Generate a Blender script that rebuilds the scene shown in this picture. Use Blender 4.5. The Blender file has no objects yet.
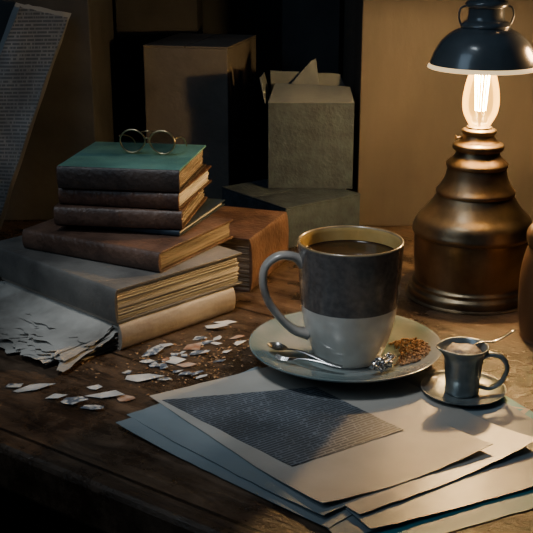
import bpy, bmesh, math, random
from mathutils import Vector, Matrix, noise
random.seed(7)
ZT=75.0   # table top height, cm
S=0.01
def W(x,y,z=0): return Vector((x*S,y*S,(z+ZT)*S))

# ---------------------------------------------------------------- materials
def mat(name,col,col2=None,rough=0.6,metal=0.0,scale=20,stretch=(1,1,1),bump=0.0,bscale=None,coat=0.0,detail=6,spec=0.5,contrast=(0.35,0.65),rot=0.0,rough2=None):
    m=bpy.data.materials.new(name); m.use_nodes=True
    nt=m.node_tree; N=nt.nodes; L=nt.links
    b=N["Principled BSDF"]
    b.inputs["Base Color"].default_value=(*col,1)
    b.inputs["Roughness"].default_value=rough
    b.inputs["Metallic"].default_value=metal
    b.inputs["Coat Weight"].default_value=coat
    b.inputs["Specular IOR Level"].default_value=spec
    tc=N.new("ShaderNodeTexCoord"); mp=N.new("ShaderNodeMapping")
    mp.inputs["Scale"].default_value=stretch
    mp.inputs["Rotation"].default_value=(0,0,rot)
    L.new(tc.outputs["Object"],mp.inputs["Vector"])
    nz=N.new("ShaderNodeTexNoise"); nz.inputs["Scale"].default_value=scale; nz.inputs["Detail"].default_value=detail
    L.new(mp.outputs["Vector"],nz.inputs["Vector"])
    if col2 is not None:
        r=N.new("ShaderNodeValToRGB")
        r.color_ramp.elements[0].position=contrast[0]; r.color_ramp.elements[1].position=contrast[1]
        r.color_ramp.elements[0].color=(*col,1); r.color_ramp.elements[1].color=(*col2,1)
        L.new(nz.outputs["Fac"],r.inputs["Fac"]); L.new(r.outputs["Color"],b.inputs["Base Color"])
    if rough2 is not None:
        mr=N.new("ShaderNodeMapRange"); mr.inputs[1].default_value=.3; mr.inputs[2].default_value=.7
        mr.inputs[3].default_value=rough; mr.inputs[4].default_value=rough2
        L.new(nz.outputs["Fac"],mr.inputs[0]); L.new(mr.outputs[0],b.inputs["Roughness"])
    if bump>0:
        n2=N.new("ShaderNodeTexNoise"); n2.inputs["Scale"].default_value=bscale or scale*3; n2.inputs["Detail"].default_value=8
        L.new(mp.outputs["Vector"],n2.inputs["Vector"])
        bp=N.new("ShaderNodeBump"); bp.inputs["Strength"].default_value=bump; bp.inputs["Distance"].default_value=0.002
        L.new(n2.outputs["Fac"],bp.inputs["Height"]); L.new(bp.outputs["Normal"],b.inputs["Normal"])
    return m

M={}
M['leather_dark']=mat("leather_dark",(.03,.022,.02),(.075,.052,.042),.42,scale=35,bump=.6,bscale=220)
M['leather_brown']=mat("leather_brown",(.065,.036,.026),(.16,.09,.062),.42,scale=30,bump=.6,bscale=200)
M['leather_red']=mat("leather_redbrown",(.05,.024,.018),(.12,.06,.038),.4,scale=40,bump=.6,bscale=220)
M['teal']=mat("teal_cloth",(.045,.15,.15),(.10,.26,.25),.4,scale=25,bump=.25,bscale=300)
M['navy']=mat("navy_cloth",(.012,.025,.04),(.025,.045,.07),.5,scale=25,bump=.2)
M['grey_cover']=mat("grey_cover",(.085,.08,.075),(.21,.195,.175),.5,scale=16,bump=.4,bscale=150)
M['cream_cover']=mat("cream_cover",(.27,.225,.185),(.46,.40,.33),.55,scale=18,bump=.5,bscale=120)
M['pages']=mat("pages",(.36,.33,.285),(.70,.66,.59),.8,scale=30,stretch=(.3,.3,12))
M['pages_brown']=mat("pages_brown",(.12,.09,.065),(.33,.27,.20),.8,scale=30,stretch=(.3,.3,12))
M['leaves']=mat("worn_leaves",(.20,.18,.155),(.56,.52,.46),.8,scale=14,bump=.6,bscale=60,contrast=(.34,.58))
M['gold']=mat("gold_foil",(.55,.44,.27),None,.28,metal=1)
M['box_brown']=mat("cardboard_brown",(.085,.078,.07),(.13,.118,.105),.85,scale=14,bump=.4,bscale=120)
M['box_dark']=mat("cardboard_dark",(.022,.025,.028),(.045,.047,.05),.85,scale=12,bump=.3,bscale=100)
M['box_grey']=mat("cardboard_grey",(.014,.026,.040),(.030,.048,.066),.75,scale=60,bump=.6,bscale=220)
M['board_warm']=mat("board_warm",(.032,.028,.024),(.088,.074,.06),.75,scale=5,bump=.5,bscale=40,stretch=(1,1,.4))
M['paper']=mat("paper_beige",(.34,.32,.285),(.46,.435,.39),.34,scale=12,bump=.2,bscale=30)
M['paper2']=mat("paper_grey",(.16,.205,.23),(.25,.295,.315),.36,scale=12,bump=.2,bscale=30)
M['paper_teal']=mat("paper_teal",(.03,.24,.29),(.06,.36,.40),.45,scale=12)
M['scrap']=mat("paper_scrap_mat",(.40,.42,.43),(.66,.66,.64),.7,scale=60)
M['scrap2']=mat("paper_scrap_printed",(.09,.12,.17),(.55,.55,.53),.7,scale=150,contrast=(.45,.55))
M['scrap3']=mat("paper_scrap_rust",(.28,.14,.08),(.5,.38,.3),.7,scale=80)
M['crumb']=mat("crumb_brown",(.16,.08,.04),(.50,.32,.17),.8,scale=150)
M['silver']=mat("silver",(.55,.55,.55),(.40,.40,.40),.22,metal=1,scale=60)
M['brass']=mat("aged_bronze",(.10,.078,.05),(.29,.215,.13),.28,metal=.95,scale=16,bump=.3,bscale=50,rough2=.48)
M['brass_dark']=mat("aged_brass_dark",(.07,.05,.035),(.16,.11,.07),.35,metal=1,scale=30,bump=.1,rough2=.5)
M['shade_out']=mat("shade_enamel",(.10,.125,.14),(.15,.18,.20),.26,metal=.25,scale=20,coat=.6)
M['shade_in']=mat("shade_inner",(.75,.68,.55),None,.5)
M['glaze_grey']=mat("glaze_taupe",(.085,.078,.076),(.13,.118,.112),.26,scale=200,coat=.5,bump=.12,bscale=80)
M['glaze_cream']=mat("glaze_cream",(.74,.70,.63),(.58,.54,.48),.3,scale=60,coat=.5,contrast=(.4,.75),bump=.08,bscale=60)
M['glaze_handle']=mat("glaze_handle",(.22,.20,.18),(.36,.335,.30),.28,scale=50,coat=.5)
M['glaze_yellow']=mat("glaze_ochre",(.36,.235,.065),(.50,.36,.14),.25,scale=30,coat=.4)
M['glaze_rim']=mat("glaze_rim",(.16,.115,.06),(.30,.22,.12),.25,scale=60,coat=.5)
M['coffee']=mat("coffee",(.012,.005,.003),(.022,.010,.005),.06,scale=30)
M['saucer']=mat("saucer_glaze",(.11,.18,.19),(.26,.28,.27),.18,scale=18,coat=.7)
M['pewter']=mat("pewter",(.15,.18,.19),(.26,.30,.31),.28,metal=.5,scale=60,coat=.5)
M['foam']=mat("milk_foam",(.14,.11,.09),(.34,.28,.22),.5,scale=300)
M['jar']=mat("jar_wood",(.06,.03,.016),(.15,.08,.04),.45,scale=14,stretch=(1,1,.2),bump=.3)
M['plaster']=mat("plaster_dark",(.022,.026,.03),(.04,.042,.044),.9,scale=4,bump=.3,bscale=30)
M['floorwood']=mat("floor_wood",(.05,.035,.025),(.09,.06,.04),.6,scale=6,stretch=(1,8,1))
M['white_edge']=mat("sheet_pale",(.18,.19,.195),(.28,.285,.28),.7,scale=10,bump=.3)
M['flap']=mat("flap_paper",(.07,.09,.11),(.14,.16,.175),.8,scale=10,bump=.3,bscale=40)

def text_mat(name,ink,paper,row=.0024,word=260,axis='y',rot=0.0,thr=.5,dens=.6):
    m=bpy.data.materials.new(name); m.use_nodes=True
    N=m.node_tree.nodes; L=m.node_tree.links; b=N["Principled BSDF"]; b.inputs["Roughness"].default_value=.45
    tc=N.new("ShaderNodeTexCoord"); mp=N.new("ShaderNodeMapping"); mp.inputs["Rotation"].default_value=(0,0,rot)
    L.new(tc.outputs["Object"],mp.inputs[0])
    sp=N.new("ShaderNodeSeparateXYZ"); L.new(mp.outputs[0],sp.inputs[0])
    a=sp.outputs["Z"] if axis=='z' else sp.outputs["Y"]
    def mth(op,x,y=None):
        n=N.new("ShaderNodeMath"); n.operation=op
        if hasattr(x,'links'): L.new(x,n.inputs[0])
        else: n.inputs[0].default_value=x
        if y is not None:
            if hasattr(y,'links'): L.new(y,n.inputs[1])
            else: n.inputs[1].default_value=y
        return n.outputs[0]
    q=mth('DIVIDE',a,row); fr=mth('FRACT',mth('ADD',q,1000.0)); fl=mth('FLOOR',q)
    ln=mth('LESS_THAN',fr,dens)
    cx=N.new("ShaderNodeCombineXYZ"); L.new(mth('MULTIPLY',sp.outputs["X"],word),cx.inputs[0]); L.new(mth('MULTIPLY',fl,7.31),cx.inputs[1])
    nz=N.new("ShaderNodeTexNoise"); nz.inputs["Scale"].default_value=1; nz.inputs["Detail"].default_value=2; L.new(cx.outputs[0],nz.inputs[0])
    wd=mth('GREATER_THAN',nz.outputs[0],1-thr-.08)
    f=mth('MULTIPLY',ln,wd)
    st=N.new("ShaderNodeTexNoise"); st.inputs["Scale"].default_value=25; L.new(tc.outputs["Object"],st.inputs[0])
    mx=N.new("ShaderNodeMixRGB"); L.new(f,mx.inputs[0]); mx.inputs[1].default_value=(*paper,1); mx.inputs[2].default_value=(*ink,1)
    mr=N.new("ShaderNodeMapRange"); mr.inputs[1].default_value=.3; mr.inputs[2].default_value=.7; mr.inputs[3].default_value=.6; mr.inputs[4].default_value=1.1; L.new(st.outputs[0],mr.inputs[0])
    mm=N.new("ShaderNodeMixRGB"); mm.blend_type='MULTIPLY'; mm.inputs[0].default_value=1; L.new(mx.outputs[0],mm.inputs[1]); L.new(mr.outputs[0],mm.inputs[2])
    L.new(mm.outputs[0],b.inputs["Base Color"]); return m
M['print']=text_mat("printed_page_mat",(.045,.052,.062),(.18,.20,.22),row=.0034,word=400,rot=math.radians(-35),thr=.52,dens=.6)
M['news']=text_mat("newsprint",(.045,.05,.057),(.15,.155,.16),row=.0045,word=420,axis='z',thr=.50,dens=.55)

def wood_mat():
    m=bpy.data.materials.new("worn_table_wood"); m.use_nodes=True
    N=m.node_tree.nodes; L=m.node_tree.links; b=N["Principled BSDF"]
    tc=N.new("ShaderNodeTexCoord"); mp=N.new("ShaderNodeMapping"); mp.inputs["Rotation"].default_value=(0,0,math.radians(36))
    L.new(tc.outputs["Object"],mp.inputs[0])
    mp2=N.new("ShaderNodeMapping"); mp2.inputs["Scale"].default_value=(2,12,2); L.new(mp.outputs[0],mp2.inputs[0])
    g=N.new("ShaderNodeTexNoise"); g.inputs["Scale"].default_value=5; g.inputs["Detail"].default_value=10; g.inputs["Roughness"].default_value=.65; g.inputs["Distortion"].default_value=.6
    L.new(mp2.outputs[0],g.inputs[0])
    p=N.new("ShaderNodeTexNoise"); p.inputs["Scale"].default_value=13; p.inputs["Detail"].default_value=10; p.inputs["Roughness"].default_value=.75
    L.new(mp.outputs[0],p.inputs[0])
    r=N.new("ShaderNodeValToRGB"); e=r.color_ramp.elements
    e[0].position=.3; e[0].color=(.028,.018,.012,1); e[1].position=.72; e[1].color=(.20,.13,.082,1)
    L.new(g.outputs[0],r.inputs[0])
    r2=N.new("ShaderNodeValToRGB"); r2.color_ramp.elements[0].position=.4; r2.color_ramp.elements[0].color=(.22,.20,.19,1); r2.color_ramp.elements[1].position=.6; r2.color_ramp.elements[1].color=(1,1,1,1)
    L.new(p.outputs[0],r2.inputs[0])
    mx=N.new("ShaderNodeMixRGB"); mx.blend_type='MULTIPLY'; mx.inputs[0].default_value=.95
    L.new(r.outputs[0],mx.inputs[1]); L.new(r2.outputs[0],mx.inputs[2])
    br=N.new("ShaderNodeTexBrick"); br.inputs["Scale"].default_value=1; br.inputs["Brick Width"].default_value=3.; br.inputs["Row Height"].default_value=.17; br.inputs["Mortar Size"].default_value=.0022; br.inputs["Mortar Smooth"].default_value=.4
    br.inputs["Color1"].default_value=(1,1,1,1); br.inputs["Color2"].default_value=(.75,.75,.75,1); br.inputs["Mortar"].default_value=(.08,.07,.06,1)
    L.new(mp.outputs[0],br.inputs[0])
    mx2=N.new("ShaderNodeMixRGB"); mx2.blend_type='MULTIPLY'; mx2.inputs[0].default_value=1
    L.new(mx.outputs[0],mx2.inputs[1]); L.new(br.outputs[0],mx2.inputs[2]); L.new(mx2.outputs[0],b.inputs["Base Color"])
    mr=N.new("ShaderNodeMapRange"); mr.inputs[1].default_value=.35; mr.inputs[2].default_value=.65; mr.inputs[3].default_value=.16; mr.inputs[4].default_value=.48
    L.new(p.outputs[0],mr.inputs[0]); L.new(mr.outputs[0],b.inputs["Roughness"])
    add=N.new("ShaderNodeMath"); add.operation='ADD'; L.new(g.outputs[0],add.inputs[0]); L.new(p.outputs[0],add.inputs[1])
    bp=N.new("ShaderNodeBump"); bp.inputs["Strength"].default_value=.6; bp.inputs["Distance"].default_value=.004
    L.new(add.outputs[0],bp.inputs["Height"]); L.new(bp.outputs[0],b.inputs["Normal"])
    return m
M['table']=wood_mat()
def glass_mat(name,tint,glow=0.0,gcol=(1,.6,.25)):
    m=bpy.data.materials.new(name); m.use_nodes=True
    N=m.node_tree.nodes; L=m.node_tree.links; N.remove(N["Principled BSDF"])
    out=N["Material Output"]
    tr=N.new("ShaderNodeBsdfTransparent"); tr.inputs[0].default_value=(*tint,1)
    gl=N.new("ShaderNodeBsdfGlossy"); gl.inputs["Roughness"].default_value=.05
    fr=N.new("ShaderNodeFresnel"); fr.inputs[0].default_value=1.5
    mx=N.new("ShaderNodeMixShader"); L.new(fr.outputs[0],mx.inputs[0]); L.new(tr.outputs[0],mx.inputs[1]); L.new(gl.outputs[0],mx.inputs[2])
    if glow>0:
        em=N.new("ShaderNodeEmission"); em.inputs[0].default_value=(*gcol,1)
        lw=N.new("ShaderNodeLayerWeight"); lw.inputs[0].default_value=.5
        mr=N.new("ShaderNodeMapRange"); mr.inputs[3].default_value=glow*.8; mr.inputs[4].default_value=glow*1.6
        L.new(lw.outputs["Facing"],mr.inputs[0]); L.new(mr.outputs[0],em.inputs[1])
        ad=N.new("ShaderNodeAddShader"); L.new(mx.outputs[0],ad.inputs[0]); L.new(em.outputs[0],ad.inputs[1]); L.new(ad.outputs[0],out.inputs[0])
    else: L.new(mx.outputs[0],out.inputs[0])
    return m
M['bulb']=glass_mat("bulb_glass_mat",(.95,.88,.65),1.5,(1,.47,.07))
M['lens']=glass_mat("lens_glass",(.45,.47,.48))
def emis(name,c,s):
    m=bpy.data.materials.new(name); m.use_nodes=True; b=m.node_tree.nodes["Principled BSDF"]
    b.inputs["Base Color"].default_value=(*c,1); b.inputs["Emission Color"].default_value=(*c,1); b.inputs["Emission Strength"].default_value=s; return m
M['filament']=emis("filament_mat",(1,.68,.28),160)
M['rim_glow']=emis("painted_rim_glow",(1,.72,.38),1.1)  # emission stands in for bulb light catching the shade rim

# ---------------------------------------------------------------- helpers
def finish(name,bm,mats,loc=(0,0,0),rot=0,parent=None,smooth=False,auto=None,bevel=0,rots=None):
    bmesh.ops.scale(bm,vec=(S,S,S),verts=bm.verts)
    bmesh.ops.recalc_face_normals(bm,faces=bm.faces)
    me=bpy.data.meshes.new(name); bm.to_mesh(me); bm.free()
    ob=bpy.data.objects.new(name,me); bpy.context.scene.collection.objects.link(ob)
    for k in (mats if isinstance(mats,(list,tuple)) else [mats]): me.materials.append(M[k])
    if parent: ob.parent=parent; ob.location=Vector(loc)*S
    else: ob.location=W(*loc)
    ob.rotation_euler=rots if rots else (0,0,rot)
    if smooth:
        for p in me.polygons: p.use_smooth=True
        if auto:
            me.set_sharp_from_angle(angle=math.radians(auto))
    if bevel:
        md=ob.modifiers.new("bevel",'BEVEL'); md.width=bevel*S; md.segments=2; md.limit_method='ANGLE'
    return ob
def empty(name,loc,rot=0):
    e=bpy.data.objects.new(name,None); e.empty_display_size=.02
    bpy.context.scene.collection.objects.link(e); e.location=W(*loc); e.rotation_euler=(0,0,rot); return e
def addbox(bm,x0,x1,y0,y1,z0,z1,mi=0):
    v=[bm.verts.new((x,y,z)) for z in (z0,z1) for y in (y0,y1) for x in (x0,x1)]
    for q in ((0,1,3,2),(4,6,7,5),(0,4,5,1),(2,3,7,6),(0,2,6,4),(1,5,7,3)):
        f=bm.faces.new([v[i] for i in q]); f.material_index=mi
    return v
def lathe(bm,prof,seg=64,mi=None,c=(0,0)):
    rings=[]
    for r,z in prof:
        if r<1e-5: rings.append([bm.verts.new((c[0],c[1],z))])
        else: rings.append([bm.verts.new((c[0]+r*math.cos(2*math.pi*i/seg),c[1]+r*math.sin(2*math.pi*i/seg),z)) for i in range(seg)])
    for k in range(len(rings)-1):
        a,b=rings[k],rings[k+1]
        for i in range(seg):
            j=(i+1)%seg
            if len(a)==1 and len(b)==1: continue
            if len(a)==1: f=bm.faces.new((a[0],b[j],b[i]))
            elif len(b)==1: f=bm.faces.new((a[i],a[j],b[0]))
            else: f=bm.faces.new((a[i],a[j],b[j],b[i]))
            if mi: f.material_index=mi(k)
def smoothprof(pts,n=6):
    out=[]
    P=[pts[0]]+list(pts)+[pts[-1]]
    for i in range(1,len(P)-2):
        for k in range(n):
            t=k/n; p0,p1,p2,p3=P[i-1],P[i],P[i+1],P[i+2]
            out.append(tuple(.5*((2*p1[a])+(-p0[a]+p2[a])*t+(2*p0[a]-5*p1[a]+4*p2[a]-p3[a])*t*t+(-p0[a]+3*p1[a]-3*p2[a]+p3[a])*t**3) for a in range(len(p1))))
    out.append(tuple(pts[-1])); return out
def sweep(bm,pts,rad,side=Vector((0,1,0)),seg=12,mi=0,cap=True):
    pts=[Vector(p) for p in pts]; rings=[]
    for i,p in enumerate(pts):
        t=(pts[min(i+1,len(pts)-1)]-pts[max(i-1,0)]).normalized()
        s=(side-t*side.dot(t)).normalized(); n=t.cross(s)
        ra,rb=rad[i] if isinstance(rad,list) else rad
        rings.append([bm.verts.new(p+s*ra*math.cos(2*math.pi*k/seg)+n*rb*math.sin(2*math.pi*k/seg)) for k in range(seg)])
    for a,b in zip(rings,rings[1:]):
        for k in range(seg):
            f=bm.faces.new((a[k],a[(k+1)%seg],b[(k+1)%seg],b[k])); f.material_index=mi
    if cap:
        for r in (rings[0],rings[-1]):
            f=bm.faces.new(r); f.material_index=mi

# ---------------------------------------------------------------- room
def room():
    bm=bmesh.new(); addbox(bm,-140,140,192,200,-75,190); finish("wall_back",bm,'plaster')
    bm=bmesh.new(); addbox(bm,-148,-140,-120,200,-75,190); finish("wall_left",bm,'plaster')
    bm=bmesh.new(); addbox(bm,140,148,-120,200,-75,190); finish("wall_right",bm,'plaster')
    bm=bmesh.new(); addbox(bm,-148,148,-120,200,-80,-75); finish("floor",bm,'floorwood')
room()
def table():
    e=empty("wooden_table",(0,0,-75))
    poly=[(-93,127.8),(44.8,28),(84,56),(84,188),(-93,188)]
    bm=bmesh.new()
    a=[bm.verts.new((x,y,75)) for x,y in poly]; b=[bm.verts.new((x,y,71)) for x,y in poly]
    bm.faces.new(a); bm.faces.new(b[::-1])
    for i in range(5): bm.faces.new((a[i],b[i],b[(i+1)%5],a[(i+1)%5]))
    o=finish("tabletop",bm,'table',parent=e,bevel=.5)
    for i,(x,y) in enumerate([(-80,130),(46,40),(75,62),(77,180),(-85,180)]):
        bm=bmesh.new(); addbox(bm,-3,3,-3,3,0,71)
        finish("leg_%d"%(i+1),bm,'table',loc=(x,y,0),parent=e,bevel=.3)
table()

# ---------------------------------------------------------------- books
def book(name,corner,ang,w,d,z0,h,cover,pages='pages',spine='x-',top=None,ct=.2,inset=.35,bands=0,jit=.08,round_=.5):
    e=empty(name,(corner[0],corner[1],z0),math.radians(ang))
    top=top or cover
    bm=bmesh.new(); n=max(3,int(h/.11)); ph=(h-2*ct)/n
    sx0=inset if spine!='x-' else ct*.7; sy0=inset if spine!='y-' else ct*.7
    for i in range(n):
        j=lambda: random.uniform(-jit,jit)
        addbox(bm,sx0+j(),w-inset+j(),sy0+j(),d-inset+j(),ct+i*ph,ct+(i+.86)*ph)
    addbox(bm,sx0+.15,w-inset-.15,sy0+.15,d-inset-.15,ct,h-ct)
    finish("page_block",bm,pages,parent=e)
    for nm,za,zb,mm in (("cover_back",0,ct,cover),("cover_front",h-ct,h,top)):
        bm=bmesh.new()
        addbox(bm,0,w,0,d,za,zb)
        bmesh.ops.subdivide_edges(bm,edges=bm.edges,cuts=5,use_grid_fill=True)
        for v in bm.verts:
            edge=min(v.co.x,w-v.co.x,v.co.y,d-v.co.y)
            if edge<.01:
                dx=.06*noise.noise(Vector((v.co.x*.9+corner[0],v.co.y*.9,z0*3)))
                v.co.x+=dx; v.co.y+=dx
        finish(nm,bm,mm,parent=e,bevel=.06)
    bm=bmesh.new(); L=d if spine[0]=='x' else w; ns=60; na=12; rings=[]
    bandpos=[(k+.7)/(bands+.4)*L for k in range(bands)] if bands else []
    for i in range(ns+1):
        s=L*i/ns; bump=0
        for bp_ in bandpos: bump=max(bump,.14*max(0,1-((s-bp_)/.3)**2))
        row=[]
        for k in range(na+1):
            a=-math.pi/2+math.pi*k/na
            out=round_*math.cos(a)+bump*(.3+.7*math.cos(a)); zz=h/2+(h/2-.01)*math.sin(a)
            row.append((-out,s,zz) if spine=='x-' else (s,-out,zz))
        rings.append([bm.verts.new(c) for c in row])
    for a,b in zip(rings,rings[1:]):
        for k in range(na): bm.faces.new((a[k],a[k+1],b[k+1],b[k]))
    for r in (rings[0],rings[-1]): bm.faces.new(r)
    for k in range(ns): bm.faces.new((rings[k][0],rings[k+1][0],rings[k+1][-1],rings[k][-1]))
    finish("spine",bm,cover,parent=e,smooth=True,auto=50)
    return e
def dirv(a): a=math.radians(a); return Vector((math.cos(a),math.sin(a)))
A=book("worn_paperback_book",(-14.2,95.4),46,15.2,20,0,2.75,'cream_cover','pages',spine='y-',round_=.55,inset=.3,jit=.25)
def loose_leaves(parent):
    bm=bmesh.new()
    for i in range(28):
        L=random.uniform(3.2,9.4)*(1-.012*i); z=.1+i*.091
        y0=random.uniform(.1,1.8); y1=random.uniform(17,21); skew=random.uniform(-.15,.28)
        nx,ny=9,30; g=[]
        ph=random.uniform(0,6); cu=random.uniform(-.1,.7)
        for ix in range(nx+1):
            row=[]
            for iy in range(ny+1):
                t=ix/nx
                tear=1.2*noise.noise(Vector((iy*.6,i*3.1,0)))+.7*noise.noise(Vector((iy*2.3,i*1.7,4)))
                x=.5-t*(L+tear); y=y0+(y1-y0)*iy/ny+skew*x+(.35*noise.noise(Vector((ix*1.3,i*2.2,9))) if iy in (0,ny) else 0)
                zz=z*(1-.75*t)+.05+.26*t*math.sin(iy*.4+ph)+cu*t*t
                row.append(bm.verts.new((x,y,max(.03+i*.02,zz))))
            g.append(row)
        for ix in range(nx):
            for iy in range(ny):
                bm.faces.new((g[ix][iy],g[ix+1][iy],g[ix+1][iy+1],g[ix][iy+1]))
    finish("loose_leaves",bm,['leaves'],parent=parent,smooth=True)
loose_leaves(A)
book("grey_hardcover_book",(-14.1,95.2),46,16.6,22,2.8,3.45,'grey_cover','pages',spine='x-',round_=.35,inset=.35,jit=.16)
book("brown_leather_book",(-10.4,100.2),61,14,17.4,6.3,2.1,'leather_brown','pages_brown',spine='x-',round_=.4)
book("thick_brown_book",(-1.9,112.3),70,12.4,8.3,0,6.15,'leather_brown','pages_brown',spine='y-',round_=.35)
book("thin_navy_book",(-8.9,105.6),72,13.5,14.3,8.45,.6,'navy','pages',spine='x-',ct=.12,round_=.15)
book("brown_leather_book",(-8.6,105.8),82,13.2,13.6,9.1,2.0,'leather_brown','pages_brown',spine='x-',bands=3,round_=.4)
book("redbrown_leather_book",(-8.9,105.9),78,13,13.0,11.14,1.85,'leather_red','pages',spine='x-',bands=4,round_=.4)
book("teal_hardcover_book",(-8.8,105.8),81,12.8,12.9,13.02,2.35,'leather_dark','pages_brown',spine='x-',top='teal',round_=.35)

# ---------------------------------------------------------------- eyeglasses
def glasses():
    e=empty("eyeglasses",(-12.8,113.2,15.42),math.radians(-12))
    bm=bmesh.new()
    def lens(cx,sgn):
        pts=[]
        for k in range(37):
            a=2*math.pi*k/36; x=math.cos(a)*1.42; z=math.sin(a)*1.25
            if z<0: x=x*(1-.12*(-z/1.2))+sgn*.12*(-z/1.2)
            pts.append((cx+x,0,1.37+z))
        return pts
    for cx,s in ((-1.65,-1),(1.65,1)):
        sweep(bm,lens(cx,s),(.1,.1),side=Vector((0,1,0)),seg=8,cap=False)
    sweep(bm,[(-.28,0,1.6),(-.12,-.1,1.8),(.12,-.1,1.8),(.28,0,1.6)],(.08,.08),seg=8)
    sweep(bm,[(-.6,0,2.45),(0,-.05,2.55),(.6,0,2.45)],(.07,.07),seg=8)
    for sx in (-1,1):
        pts=smoothprof([(sx*3.0,0,1.8),(sx*3.25,.3,1.85),(sx*3.25,2.0,1.6),(sx*3.1,3.5,1.1),(sx*3.0,4.3,.6),(sx*3.0,4.8,.1)],5)
        sweep(bm,pts,(.08,.08),side=Vector((1,0,0)),seg=8)
    finish("wire_frame",bm,'gold',parent=e,smooth=True)
    bm=bmesh.new()
    for cx,s in ((-1.65,-1),(1.65,1)):
        bm.faces.new([bm.verts.new(p) for p in lens(cx,s)[:-1]])
    finish("lenses",bm,'lens',parent=e)
glasses()

# ---------------------------------------------------------------- boxes
def carton(name,corner,ang,w,d,z0,h,m):
    e=empty(name,(corner[0],corner[1],z0),math.radians(ang))
    bm=bmesh.new(); addbox(bm,0,w,0,d,0,h-.25); finish("carton_body",bm,m,parent=e,bevel=.15)
    bm=bmesh.new()
    addbox(bm,-.02,w+.02,-.02,d/2-.06,h-.25,h); addbox(bm,-.02,w+.02,d/2+.06,d+.02,h-.25,h)
    finish("flaps",bm,m,parent=e,bevel=.08)
    return e
carton("cardboard_box",(-5.4,150.5),77,17,12.4,0,22.6,'box_brown')
carton("grey_cardboard_box",(2.4,128.4),37,12.4,14,0,5.4,'box_grey')
def open_box():
    e=empty("open_grey_box",(.2,138.4,5.42),math.radians(-1))
    w,d,h=11.2,8.2,11.4
    bm=bmesh.new(); addbox(bm,0,w,0,.3,0,h); addbox(bm,0,w,d-.3,d,0,h); addbox(bm,0,.3,.3,d-.3,0,h); addbox(bm,w-.3,w,.3,d-.3,0,h); addbox(bm,.3,w-.3,.3,d-.3,0,.3)
    finish("carton_body",bm,'box_grey',parent=e,bevel=.06)
    bm=bmesh.new()
    def sheet(q,sag=0):
        n=8; q=[Vector(v) for v in q]; g=[]
        for i in range(n+1):
            row=[]
            for j in range(n+1):
                u,v=i/n,j/n
                p=(q[0]*(1-u)+q[1]*u)*(1-v)+(q[3]*(1-u)+q[2]*u)*v
                p=p+Vector((0,0,sag*math.sin(math.pi*u)*math.sin(math.pi*v)))+Vector((0,.1*noise.noise(p*.5),.08*noise.noise(p*.6+Vector((5,5,5)))))
                row.append(bm.verts.new(p))
            g.append(row)
        for i in range(n):
            for j in range(n):
                bm.faces.new((g[i][j],g[i+1][j],g[i+1][j+1],g[i][j+1]))
    sheet([(-.3,.2,h-.1),(.1,7.8,h),(-.6,7.2,h+3.0),(-1.0,1.0,h+3.1)])
    sheet([(0.0,.1,h+.05),(11.2,.1,h+.05),(10.8,3.6,h+1.6),(.9,3.6,h+2.1)],.1)
    sheet([(.3,8.0,h),(10.8,8.0,h),(9.6,7.2,h+2.8),(.2,7.0,h+3.3)],.1)
    sheet([(2.6,6.8,h+1),(6.9,6.8,h+1),(6.3,6.6,h+4.9),(5.6,6.6,h+4.6)])
    o=finish("flaps",bm,['flap'],parent=e)
    md=o.modifiers.new("thick",'SOLIDIFY'); md.thickness=.0012
open_box()
carton("tall_cardboard_box",(12.2,139.2),0,44,36,0,58,'board_warm')
carton("dark_tall_box",(-48,142),0,25.0,22,0,56,'box_dark')
carton("dark_storage_box",(2.5,171),0,9,14,0,60,'box_dark')
carton("dark_carton",(-24,174),0,13,14,0,48,'box_dark')

def leaning():
    e=empty("leaning_newspaper",(-38,130.5,0))
    for idx,(off,mi) in enumerate([(0,'news'),(.8,'white_edge')]):
        bm=bmesh.new(); n=26; g=[]
        for i in range(n+1):
            t=i/n; row=[]
            for j in range(15):
                u=j/14
                xl=-5+t*11.6-off*.8; xr=3+t*9.6+off*.5
                x=xl+(xr-xl)*u; z=t*(28.9-1.4*u+off*.6-(.35*abs(noise.noise(Vector((u*9,off,0))))))+.05
                y=t*9.4-1.4*math.sin(math.pi*t)+.6*math.sin(u*math.pi)*(1-t)+off*1.1+.35*noise.noise(Vector((x*.25,z*.15,0)))
                x+=.18*noise.noise(Vector((t*9,off*3,2)))*(1 if j in (0,14) else 0)
                row.append(bm.verts.new((x,y,z)))
            g.append(row)
        for i in range(n):
            for j in range(14): bm.faces.new((g[i][j],g[i+1][j],g[i+1][j+1],g[i][j+1]))
        finish("sheet_%d"%(idx+1),bm,mi,parent=e,smooth=True)
leaning()

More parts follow.
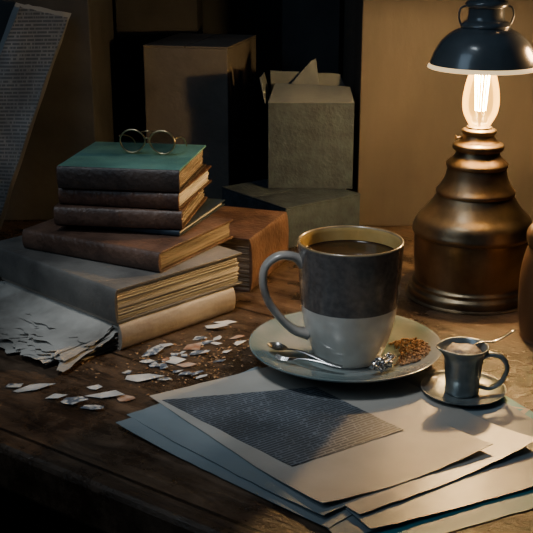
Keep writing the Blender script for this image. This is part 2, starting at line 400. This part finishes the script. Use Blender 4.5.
# ---------------------------------------------------------------- paper sheets (foreground)
def flat_sheet(bm,q,z,mi=0,curl=.0,seed=0,n=18,th=.05,corners=(0,0,0,0)):
    q=[Vector((a,b,0)) for a,b in q]; T=[];B=[]
    cuv=[(0,0),(1,0),(1,1),(0,1)]
    for i in range(n+1):
        r1=[];r2=[]
        for j in range(n+1):
            u,v=i/n,j/n
            p=(q[0]*(1-u)+q[1]*u)*(1-v)+(q[3]*(1-u)+q[2]*u)*v
            e=max(abs(u-.5),abs(v-.5))*2
            zz=z+curl*max(0,e-.7)**2*8*(.5+.5*noise.noise(p*.15+Vector((seed,0,0))))
            for (cu,cv),lift in zip(cuv,corners):
                dd=abs(u-cu)*.7+abs(v-cv); zz+=lift*max(0,1-dd/.4)**2
            if e>.99: p=p+Vector((.1*noise.noise(p*.9+Vector((seed,1,0))),.1*noise.noise(p*.9+Vector((seed,5,0))),0))
            r1.append(bm.verts.new((p.x,p.y,zz+th))); r2.append(bm.verts.new((p.x,p.y,zz)))
        T.append(r1);B.append(r2)
    F=[]
    for i in range(n):
        for j in range(n):
            F.append(bm.faces.new((T[i][j],T[i+1][j],T[i+1][j+1],T[i][j+1])))
            F.append(bm.faces.new((B[i][j],B[i][j+1],B[i+1][j+1],B[i+1][j])))
    for k in range(n):
        for (a,b,c,d) in ((T[k][0],B[k][0],B[k+1][0],T[k+1][0]),(T[k][n],T[k+1][n],B[k+1][n],B[k][n]),(T[0][k],T[0][k+1],B[0][k+1],B[0][k]),(T[n][k],B[n][k],B[n][k+1],T[n][k+1])):
            F.append(bm.faces.new((a,b,c,d)))
    for f in F: f.material_index=mi
def rect(c,ang,w,l):
    c=Vector(c); a=dirv(ang); b=dirv(ang+90)
    return [c,c+a*w,c+a*w+b*l,c+b*l]
def papers():
    e=empty("paper_stack",(0,0,0))
    specs=[(rect((6.2,60.2),26,24,19),.00,'paper_teal',.05,1,(0,.3,0,0)),
           (rect((5.0,62.0),29,23,20),.06,'paper2',.05,2,(.1,.35,0,0)),
           (rect((4.2,63.4),47,14,22.5),.12,'paper2',.06,3,(.1,0,0,.4)),
           (rect((7.0,62.9),26,21,19),.18,'paper2',.06,4,(.25,.6,0,0)),
           (rect((3.9,64.4),44,15,22.3),.24,'paper2',.05,5,(.35,0,0,.15)),
           (rect((6.4,64.6),35,18,19),.30,'paper',.05,6,(.25,.7,0,0)),
           ([(3.9,65.4),(17.4,74.0),(4.8,93.4),(-10.1,84.2)],.37,'paper',0,7,(.6,.7,0,0))]
    for i,(q,z,m,c,s,cr) in enumerate(specs):
        bm=bmesh.new(); flat_sheet(bm,q,z,0,c,s,corners=cr); finish("sheet_%d"%(i+1),bm,m,parent=e,smooth=True,auto=40)
    bm=bmesh.new()
    flat_sheet(bm,[(1.9,71.6),(11.0,77.6),(4.3,86.0),(-8.9,83.3)],.435,0,0,6,th=.02,corners=(.06,.06,0,0)); finish("printed_page",bm,'print',parent=e)
papers()
bm=bmesh.new(); flat_sheet(bm,[(10,80.5),(18.6,77.6),(22.3,82.3),(12,86.5)],0.0,0,.05,3); finish("loose_paper_sheet",bm,'paper')

# ---------------------------------------------------------------- mug and saucer
MX,MY=7.55,92.0
ZS=.46
sp=smoothprof([(0,.15),(4.2,.15),(4.4,0),(4.8,0),(5.0,.25),(7.2,.9),(8.7,1.62),(8.9,1.78),(8.75,1.84),(7.2,1.2),(5.2,.62),(4.4,.46),(3.6,.36),(3.4,.35),(0,.35)],4)
bm=bmesh.new(); lathe(bm,sp,96); finish("saucer",bm,'saucer',loc=(MX-.25,MY-.1,ZS),smooth=True,auto=60)
def mug():
    e=empty("coffee_mug",(MX,MY,ZS+.37))
    pr=smoothprof([(0,.12),(2.5,.12),(2.7,0),(2.95,0),(3.12,.3),(3.6,1.6),(4.1,3.3),(4.42,5.4),(4.6,7.6),(4.78,11.0)],6)
    n1=len(pr)
    rim=[(4.81,11.18),(4.76,11.3),(4.64,11.32),(4.54,11.15)]
    inn=smoothprof([(4.52,10.8),(4.3,7.5),(4.1,5.4),(3.5,2.2),(2.6,.8),(0,.7)],5)
    allp=pr+rim+inn
    def mi(k):
        if k<n1 and allp[k][1]<5.2: return 1
        if k<n1: return 0
        if k<n1+3: return 3
        return 2
    bm=bmesh.new(); lathe(bm,allp,96,mi)
    finish("mug_body",bm,['glaze_grey','glaze_cream','glaze_yellow','glaze_rim'],parent=e,smooth=True,auto=70)
    bm=bmesh.new(); lathe(bm,[(0,9.85),(3.9,9.85),(4.3,9.88),(4.42,9.98)],64)
    finish("coffee",bm,'coffee',parent=e,smooth=True)
    path=smoothprof([(-4.35,0,9.3),(-5.2,0,10.05),(-6.6,0,10.2),(-7.75,0,9.4),(-8.05,0,7.9),(-7.6,0,6.1),(-6.5,0,4.4),(-5.2,0,3.1),(-3.9,0,2.6)],6)
    bm=bmesh.new(); n=len(path)
    rad=[(.62+.25*abs(2*i/(n-1)-1)**4,.36+.2*abs(2*i/(n-1)-1)**4) for i in range(n)]
    sweep(bm,path,rad,side=Vector((0,1,0)),seg=16)
    finish("handle",bm,['glaze_handle'],parent=e,smooth=True,rot=math.radians(12))
mug()
def spoon(name,loc,rot,scale,m,tilt=0,fork=False):
    bm=bmesh.new()
    n=14; g=[]
    if not fork:
        for i in range(n+1):
            t=i/n; x=2.6*t; w=.85*math.sin(math.pi*min(1,max(.001,t))**.85)**.6
            row=[]
            for j in range(9):
                u=-1+j/4; y=w*u; z=.45-.42*math.sin(math.pi*t)*(1-u*u)
                row.append(bm.verts.new((x,y,z)))
            g.append(row)
        for i in range(n):
            for j in range(8): bm.faces.new((g[i][j],g[i+1][j],g[i+1][j+1],g[i][j+1]))
        bmesh.ops.solidify(bm,geom=bm.faces[:],thickness=.08)
        hp=smoothprof([(2.5,0,.45),(3.2,0,.62),(4.5,0,.75),(6.5,0,.6),(8.4,0,.35)],5)
    else:
        for k in range(4):
            y=-.45+.3*k
            sweep(bm,smoothprof([(0,y,.5),(.8,y,.25),(1.8,y*.95,.3)],4),(.09,.06),seg=6)
        sweep(bm,[(1.7,0,.3),(2.2,0,.35),(2.7,0,.5)],[(.56,.07),(.5,.07),(.2,.1)],seg=10)
        hp=smoothprof([(2.6,0,.48),(3.2,0,.62),(4.5,0,.7),(6.5,0,.6),(8.4,0,.4)],5)
    k=len(hp); sweep(bm,hp,[(.16+.2*(i/(k-1))**2,.08) for i in range(k)],seg=10)
    bmesh.ops.scale(bm,vec=(scale,)*3,verts=bm.verts)
    return finish(name,bm,m,loc=loc,smooth=True,auto=60,rots=(0,tilt,rot))
spoon("teaspoon",(.1,91.6,1.95),math.radians(-33),.84,'silver',tilt=math.radians(4))
spoon("dessert_fork",(.8,89.5,1.6),math.radians(-18),.74,'silver',tilt=math.radians(2),fork=True)
def granules():
    bm=bmesh.new()
    for i in range(620):
        a=random.uniform(0,2*math.pi); r=math.sqrt(random.random())
        x=r*math.cos(a)*2.3; y=r*math.sin(a)*3.0
        rr=random.uniform(.06,.16)
        R=math.hypot(x+12.7-(MX-.25),y+91.6-(MY-.1))
        if R>8.4 or R<5.0: continue
        z=ZS+.62+(R-5.2)*.32+.8*(1-r)*random.random()+rr*.7
        mtx=Matrix.Translation((x,y,z))@Matrix.Rotation(random.random()*6,4,Vector((random.random(),random.random(),random.random()+.01)).normalized())@Matrix.Diagonal((rr*random.uniform(.8,2),rr,rr*.7,1))
        bmesh.ops.create_icosphere(bm,subdivisions=1,radius=1,matrix=mtx)
    finish("sugar_granules",bm,'crumb',loc=(12.7,91.6,0))
    bm=bmesh.new()
    for cx,cy,s in ((0,0,1),(1.2,.9,.7),(-.7,-.2,.6)):
        r=bmesh.ops.create_icosphere(bm,subdivisions=4,radius=1)
        for v in r['verts']:
            c=v.co.copy(); c*=1+.6*noise.noise(c*2.3+Vector((cx,0,0)))+.4*noise.noise(c*5)
            v.co=Vector((c.x*.9*s+cx,c.y*.55*s+cy,c.z*.55*s))
    finish("crumpled_foil",bm,'silver',loc=(10.3,87.4,2.0),rot=.5)
granules()

# ---------------------------------------------------------------- small cup
def small_cup():
    cx,cy=17.1,85.2
    sp=smoothprof([(0,.1),(1.7,.1),(1.8,0),(2.0,0),(2.1,.12),(3.3,.45),(3.68,.72),(3.62,.78),(3.2,.58),(2.0,.3),(0,.26)],4)
    bm=bmesh.new(); lathe(bm,sp,64); finish("small_saucer",bm,'pewter',loc=(cx,cy,.06),smooth=True,auto=60)
    e=empty("espresso_cup",(cx-.1,cy,.36),0)
    bm=bmesh.new()
    pr=smoothprof([(0,.05),(1.15,.05),(1.3,0),(1.4,.2),(1.38,.5),(1.45,1.5),(1.55,2.7),(1.7,3.5),(1.98,4.0),(1.93,4.15),(1.75,4.0),(1.5,3.5),(1.35,2.4),(1.25,.5),(0,.3)],4)
    lathe(bm,pr,48)
    for v in bm.verts:
        if v.co.z>3.2:
            a=math.atan2(v.co.y,v.co.x); k=max(0,math.cos(a-math.radians(200)))**6*(v.co.z-3.2)
            v.co.x+=.6*k*math.cos(math.radians(200)); v.co.y+=.6*k*math.sin(math.radians(200)); v.co.z+=.25*k
    bmesh.ops.scale(bm,vec=(1.06,1.06,1.04),verts=bm.verts)
    finish("cup_body",bm,'pewter',parent=e,smooth=True,auto=70)
    bm=bmesh.new(); bmesh.ops.create_icosphere(bm,subdivisions=3,radius=1)
    for v in bm.verts: v.co=Vector((v.co.x*1.55,v.co.y*1.55,3.75+v.co.z*.5+.25*noise.noise(v.co*3)))
    finish("foam",bm,'foam',parent=e,smooth=True)
    bm=bmesh.new()
    path=smoothprof([(1.5,0,3.3),(2.2,0,3.7),(3.2,0,3.5),(3.7,0,2.5),(3.3,0,1.3),(2.4,0,.6),(1.4,0,.7)],6)
    sweep(bm,path,(.38,.22),seg=12); finish("handle",bm,'pewter',parent=e,smooth=True,rot=math.radians(-12))
    bm=bmesh.new()
    sweep(bm,smoothprof([(.2,.3,3.9),(1.6,.8,4.3),(3.0,1.2,4.3),(4.6,1.9,5.0)],5),[(.1+.014*i,.07) for i in range(16)],seg=8)
    finish("stirring_spoon",bm,'silver',parent=e,smooth=True)
small_cup()

# ---------------------------------------------------------------- lamp
def lamp():
    e=empty("table_lamp",(22.5,112,0))
    pr=smoothprof([(0,0),(6.6,0),(6.78,.25),(6.75,.9),(6.4,1.3),(6.35,1.6),(6.1,1.9),(6.1,2.4),(6.25,4.5),(6.3,6.4),(6.25,7.0)],4)
    pr+=smoothprof([(6.5,7.15),(6.6,7.5),(6.45,7.95),(6.1,8.8),(5.3,9.6),(4.6,10.5),(4.05,11.4)],5)
    pr+=smoothprof([(4.2,11.5),(4.2,11.8),(3.8,12.3),(3.35,13.2),(3.1,14.3)],5)
    pr+=smoothprof([(3.25,14.4),(3.3,14.7),(3.05,15.0),(2.5,15.5),(2.25,16.1)],4)
    pr+=smoothprof([(2.6,16.2),(2.72,16.5),(2.6,16.85),(1.95,17.2),(1.65,17.8),(1.8,18.0),(1.8,18.35),(1.3,18.55),(1.25,18.7),(0,18.7)],4)
    bm=bmesh.new(); lathe(bm,pr,96)
    finish("lamp_base",bm,'brass',parent=e,smooth=True,auto=40)
    bm=bmesh.new(); sweep(bm,[(-1.6,0,17.5),(-2.3,0,17.5),(-2.5,0,17.5)],[(.12,.12),(.12,.12),(.3,.3)],seg=12)
    finish("switch",bm,'brass_dark',parent=e)
    bp=smoothprof([(0,18.7),(.95,18.75),(1.3,19.2),(1.75,20.1),(1.92,21.2),(1.8,22.6),(1.5,23.9),(1.15,24.9),(1.05,26)],6)
    bm=bmesh.new(); lathe(bm,bp,48); finish("bulb_glass",bm,'bulb',parent=e,smooth=True)
    bm=bmesh.new()
    pts=[]
    for k in range(7):
        a=2*math.pi*k/7; b=2*math.pi*(k+.5)/7
        pts+= [(.55*math.cos(a),.55*math.sin(a),20.4),(.8*math.cos(a),.8*math.sin(a),24.6),(.8*math.cos(b),.8*math.sin(b),24.6),(.55*math.cos(b),.55*math.sin(b),20.4)]
    for k in range(0,len(pts)-1): sweep(bm,[pts[k],pts[k+1]],(.03,.03),side=Vector((.3,.8,.52)),seg=6)
    finish("filament",bm,'filament',parent=e,smooth=True)
    bm=bmesh.new(); sweep(bm,[(0,0,18.7),(0,0,22.5)],(.13,.13),side=Vector((0,1,0)),seg=8); finish("stem",bm,'brass_dark',parent=e)
    so=smoothprof([(5.55,25.25),(5.45,25.6),(5.15,26.4),(4.5,27.5),(3.5,28.4),(2.5,28.9)],5)
    si=smoothprof([(2.4,28.75),(3.4,28.2),(4.35,27.35),(4.95,26.4),(5.25,25.6),(5.4,25.2)],5)
    prof=so+[(1.1,29.0),(1.1,28.85)]+si+[so[0]]
    n=len(so)
    bm=bmesh.new(); lathe(bm,prof,96,lambda k: 0 if k<=n else 1)
    finish("lamp_shade",bm,['shade_out','shade_in'],parent=e,smooth=True,auto=50)
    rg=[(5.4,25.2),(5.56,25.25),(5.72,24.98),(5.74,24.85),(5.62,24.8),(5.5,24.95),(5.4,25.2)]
    bm=bmesh.new(); lathe(bm,rg,96); finish("shade_rim",bm,'rim_glow',parent=e,smooth=True,auto=60)
    cp=smoothprof([(1.05,25.8),(1.3,25.9),(1.3,27.4),(1.1,28.9)],3)+smoothprof([(2.5,28.9),(2.6,29.15),(2.3,29.5),(1.9,29.8),(1.85,30.9)],4)+smoothprof([(2.1,31.0),(2.2,31.3),(2.0,31.6),(1.4,32.0),(1.3,33.5),(.9,34.3),(0,34.5)],4)
    bm=bmesh.new(); lathe(bm,cp,64); finish("cap_fitting",bm,'shade_out',parent=e,smooth=True,auto=50)
    bm=bmesh.new()
    for s in (-1,1):
        sweep(bm,smoothprof([(s*1.9,0,31.1),(s*2.6,0,30.9),(s*2.8,0,30.0),(s*2.4,0,28.9)],5),(.1,.1),seg=8)
    finish("bail",bm,'shade_out',parent=e,smooth=True)
    l=bpy.data.lights.new("bulb_light",'POINT'); l.energy=6.8; l.color=(1,.67,.37); l.shadow_soft_size=.008
    o=bpy.data.objects.new("bulb_light",l); bpy.context.scene.collection.objects.link(o); o.parent=e; o.location=(0,0,.235)
lamp()
def jar():
    bm=bmesh.new()
    pr=smoothprof([(0,0),(3.3,0),(3.5,.3),(3.75,1.5),(3.95,3.5),(3.95,6),(3.75,7.8),(3.4,9.2),(3.3,9.4),(3.5,9.6),(3.6,10.3),(3.5,10.9),(3.0,11.4),(1.4,11.8),(0,11.9)],4)
    lathe(bm,pr,64); finish("wooden_jar",bm,'jar',loc=(28.8,99,0),smooth=True,auto=50)
jar()

# ---------------------------------------------------------------- scraps and crumbs
def scraps():
    bm=bmesh.new()
    L=[(-20.6,86.4,1.9,1.0,0),(-16.6,83.6,1.3,.8,1),(-13.9,85.0,2.0,.9,0),(-11.3,88.8,1.9,1.1,0),(-10.6,94.6,1.5,.9,1),(-8.9,92.8,1.3,1.0,0),(-7.0,96.0,1.1,1.0,2),(-6.3,94.4,1.2,.6,1),
       (-5.2,101.0,1.7,1.0,0),(-4.3,102.6,1.2,.6,0),(-7.4,91.6,1.3,.6,2),(-5.0,97.0,.9,.5,0),(-2.9,98.6,.8,.5,2),(-9.8,91.4,.8,.5,1),(-22.2,86.9,1.3,.8,1),(-12.2,84.4,.9,.6,2),(-9.7,96.3,1.0,.7,0),(-6.6,98.4,.9,.6,1),(-3.9,94.8,.7,.4,0),(-8.2,90.0,.7,.4,1),(-15.3,86.6,.8,.5,0),(-18.2,84.6,1.2,.6,0),(-14.6,82.4,1.1,.6,1)]
    for k in range(26):
        x=random.uniform(-13.5,-2.5); y=random.uniform(88,100)
        if y>96+(x+10) and x<-7: continue
        if x<-11.5 and y>93: continue
        if x>-4 and y<93: continue
        L.append((x,y,random.uniform(.4,1.0),random.uniform(.25,.6),random.choice((0,1,1,2))))
    for x,y,a,b,mi in L:
        n=random.choice((4,5,7)); an=random.uniform(0,6.28); r=random.uniform(-.4,.9)
        tilt=random.uniform(.03,.2)
        vs=[];vb=[]
        for k in range(n):
            t=an+2*math.pi*k/n+random.uniform(-.35,.35); rr=random.uniform(.55,1.2)
            lx,ly=a*rr*math.cos(t),b*rr*math.sin(t)
            px=x+lx*math.cos(r)-ly*math.sin(r); py=y+lx*math.sin(r)+ly*math.cos(r)
            z=.05+tilt*max(0,lx/a+1)*a*.8
            vs.append(bm.verts.new((px,py,z+.03))); vb.append(bm.verts.new((px,py,z)))
        f=[bm.faces.new(vs),bm.faces.new(vb[::-1])]+[bm.faces.new((vs[k],vb[k],vb[(k+1)%n],vs[(k+1)%n])) for k in range(n)]
        for q in f: q.material_index=mi
    finish("torn_paper_scraps",bm,['scrap','scrap2','scrap3'])
    bm=bmesh.new()
    for i in range(420):
        x=random.gauss(-7,5.5); y=random.gauss(94,4.0)
        if y>98 and x<-9: continue
        if x<-13 and y>92.5: continue
        if x>-1.4: continue
        if y<86+(.6*(x+9)) and x>-9: continue
        rr=random.uniform(.04,.12)
        bmesh.ops.create_icosphere(bm,subdivisions=1,radius=1,matrix=Matrix.Translation((x,y,rr*.5))@Matrix.Rotation(random.random()*6,4,'Z')@Matrix.Diagonal((rr*random.uniform(1,2.5),rr,rr*.5,1)))
    finish("table_crumbs",bm,'crumb')
scraps()

# ---------------------------------------------------------------- lights, world, camera
def spot(name,loc,target,power,size,blend,col,soft):
    l=bpy.data.lights.new(name,'SPOT'); l.energy=power; l.spot_size=math.radians(size); l.spot_blend=blend; l.color=col; l.shadow_soft_size=soft
    o=bpy.data.objects.new(name,l); bpy.context.scene.collection.objects.link(o); o.location=W(*loc)
    o.rotation_euler=(W(*target)-W(*loc)).to_track_quat('-Z','Y').to_euler(); return o
spot("overhead_spot",(-24,70,110),(1,96,2),31,31,1.0,(.90,.96,1),.14)
def area(name,loc,target,power,sx,sy,col):
    l=bpy.data.lights.new(name,'AREA'); l.energy=power; l.shape='RECTANGLE'; l.size=sx*S; l.size_y=sy*S; l.color=col
    o=bpy.data.objects.new(name,l); bpy.context.scene.collection.objects.link(o); o.location=W(*loc)
    o.rotation_euler=(W(*target)-W(*loc)).to_track_quat('-Z','Y').to_euler(); return o
area("cool_fill_light",(-85,40,95),(-6,135,5),2.2,60,80,(.60,.80,1))  # cool fill added from the left, no actual window there
l=bpy.data.lights.new("added_warm_light",'POINT'); l.energy=.6; l.color=(1,.55,.24); l.shadow_soft_size=.015  # unseen warm light, added for a highlight on the front right of the table
o=bpy.data.objects.new("added_warm_light",l); bpy.context.scene.collection.objects.link(o); o.location=W(31.5,112,28)
w=bpy.data.worlds.new("World"); bpy.context.scene.world=w; w.use_nodes=True
w.node_tree.nodes["Background"].inputs[0].default_value=(.40,.58,.80,1); w.node_tree.nodes["Background"].inputs[1].default_value=.06
cam=bpy.data.cameras.new("camera"); cam.sensor_width=36; cam.lens=72.2; cam.clip_start=.01
co=bpy.data.objects.new("camera",cam); bpy.context.scene.collection.objects.link(co)
co.location=W(0,0,39.5); co.rotation_euler=(math.radians(72),0,0)
bpy.context.scene.camera=co
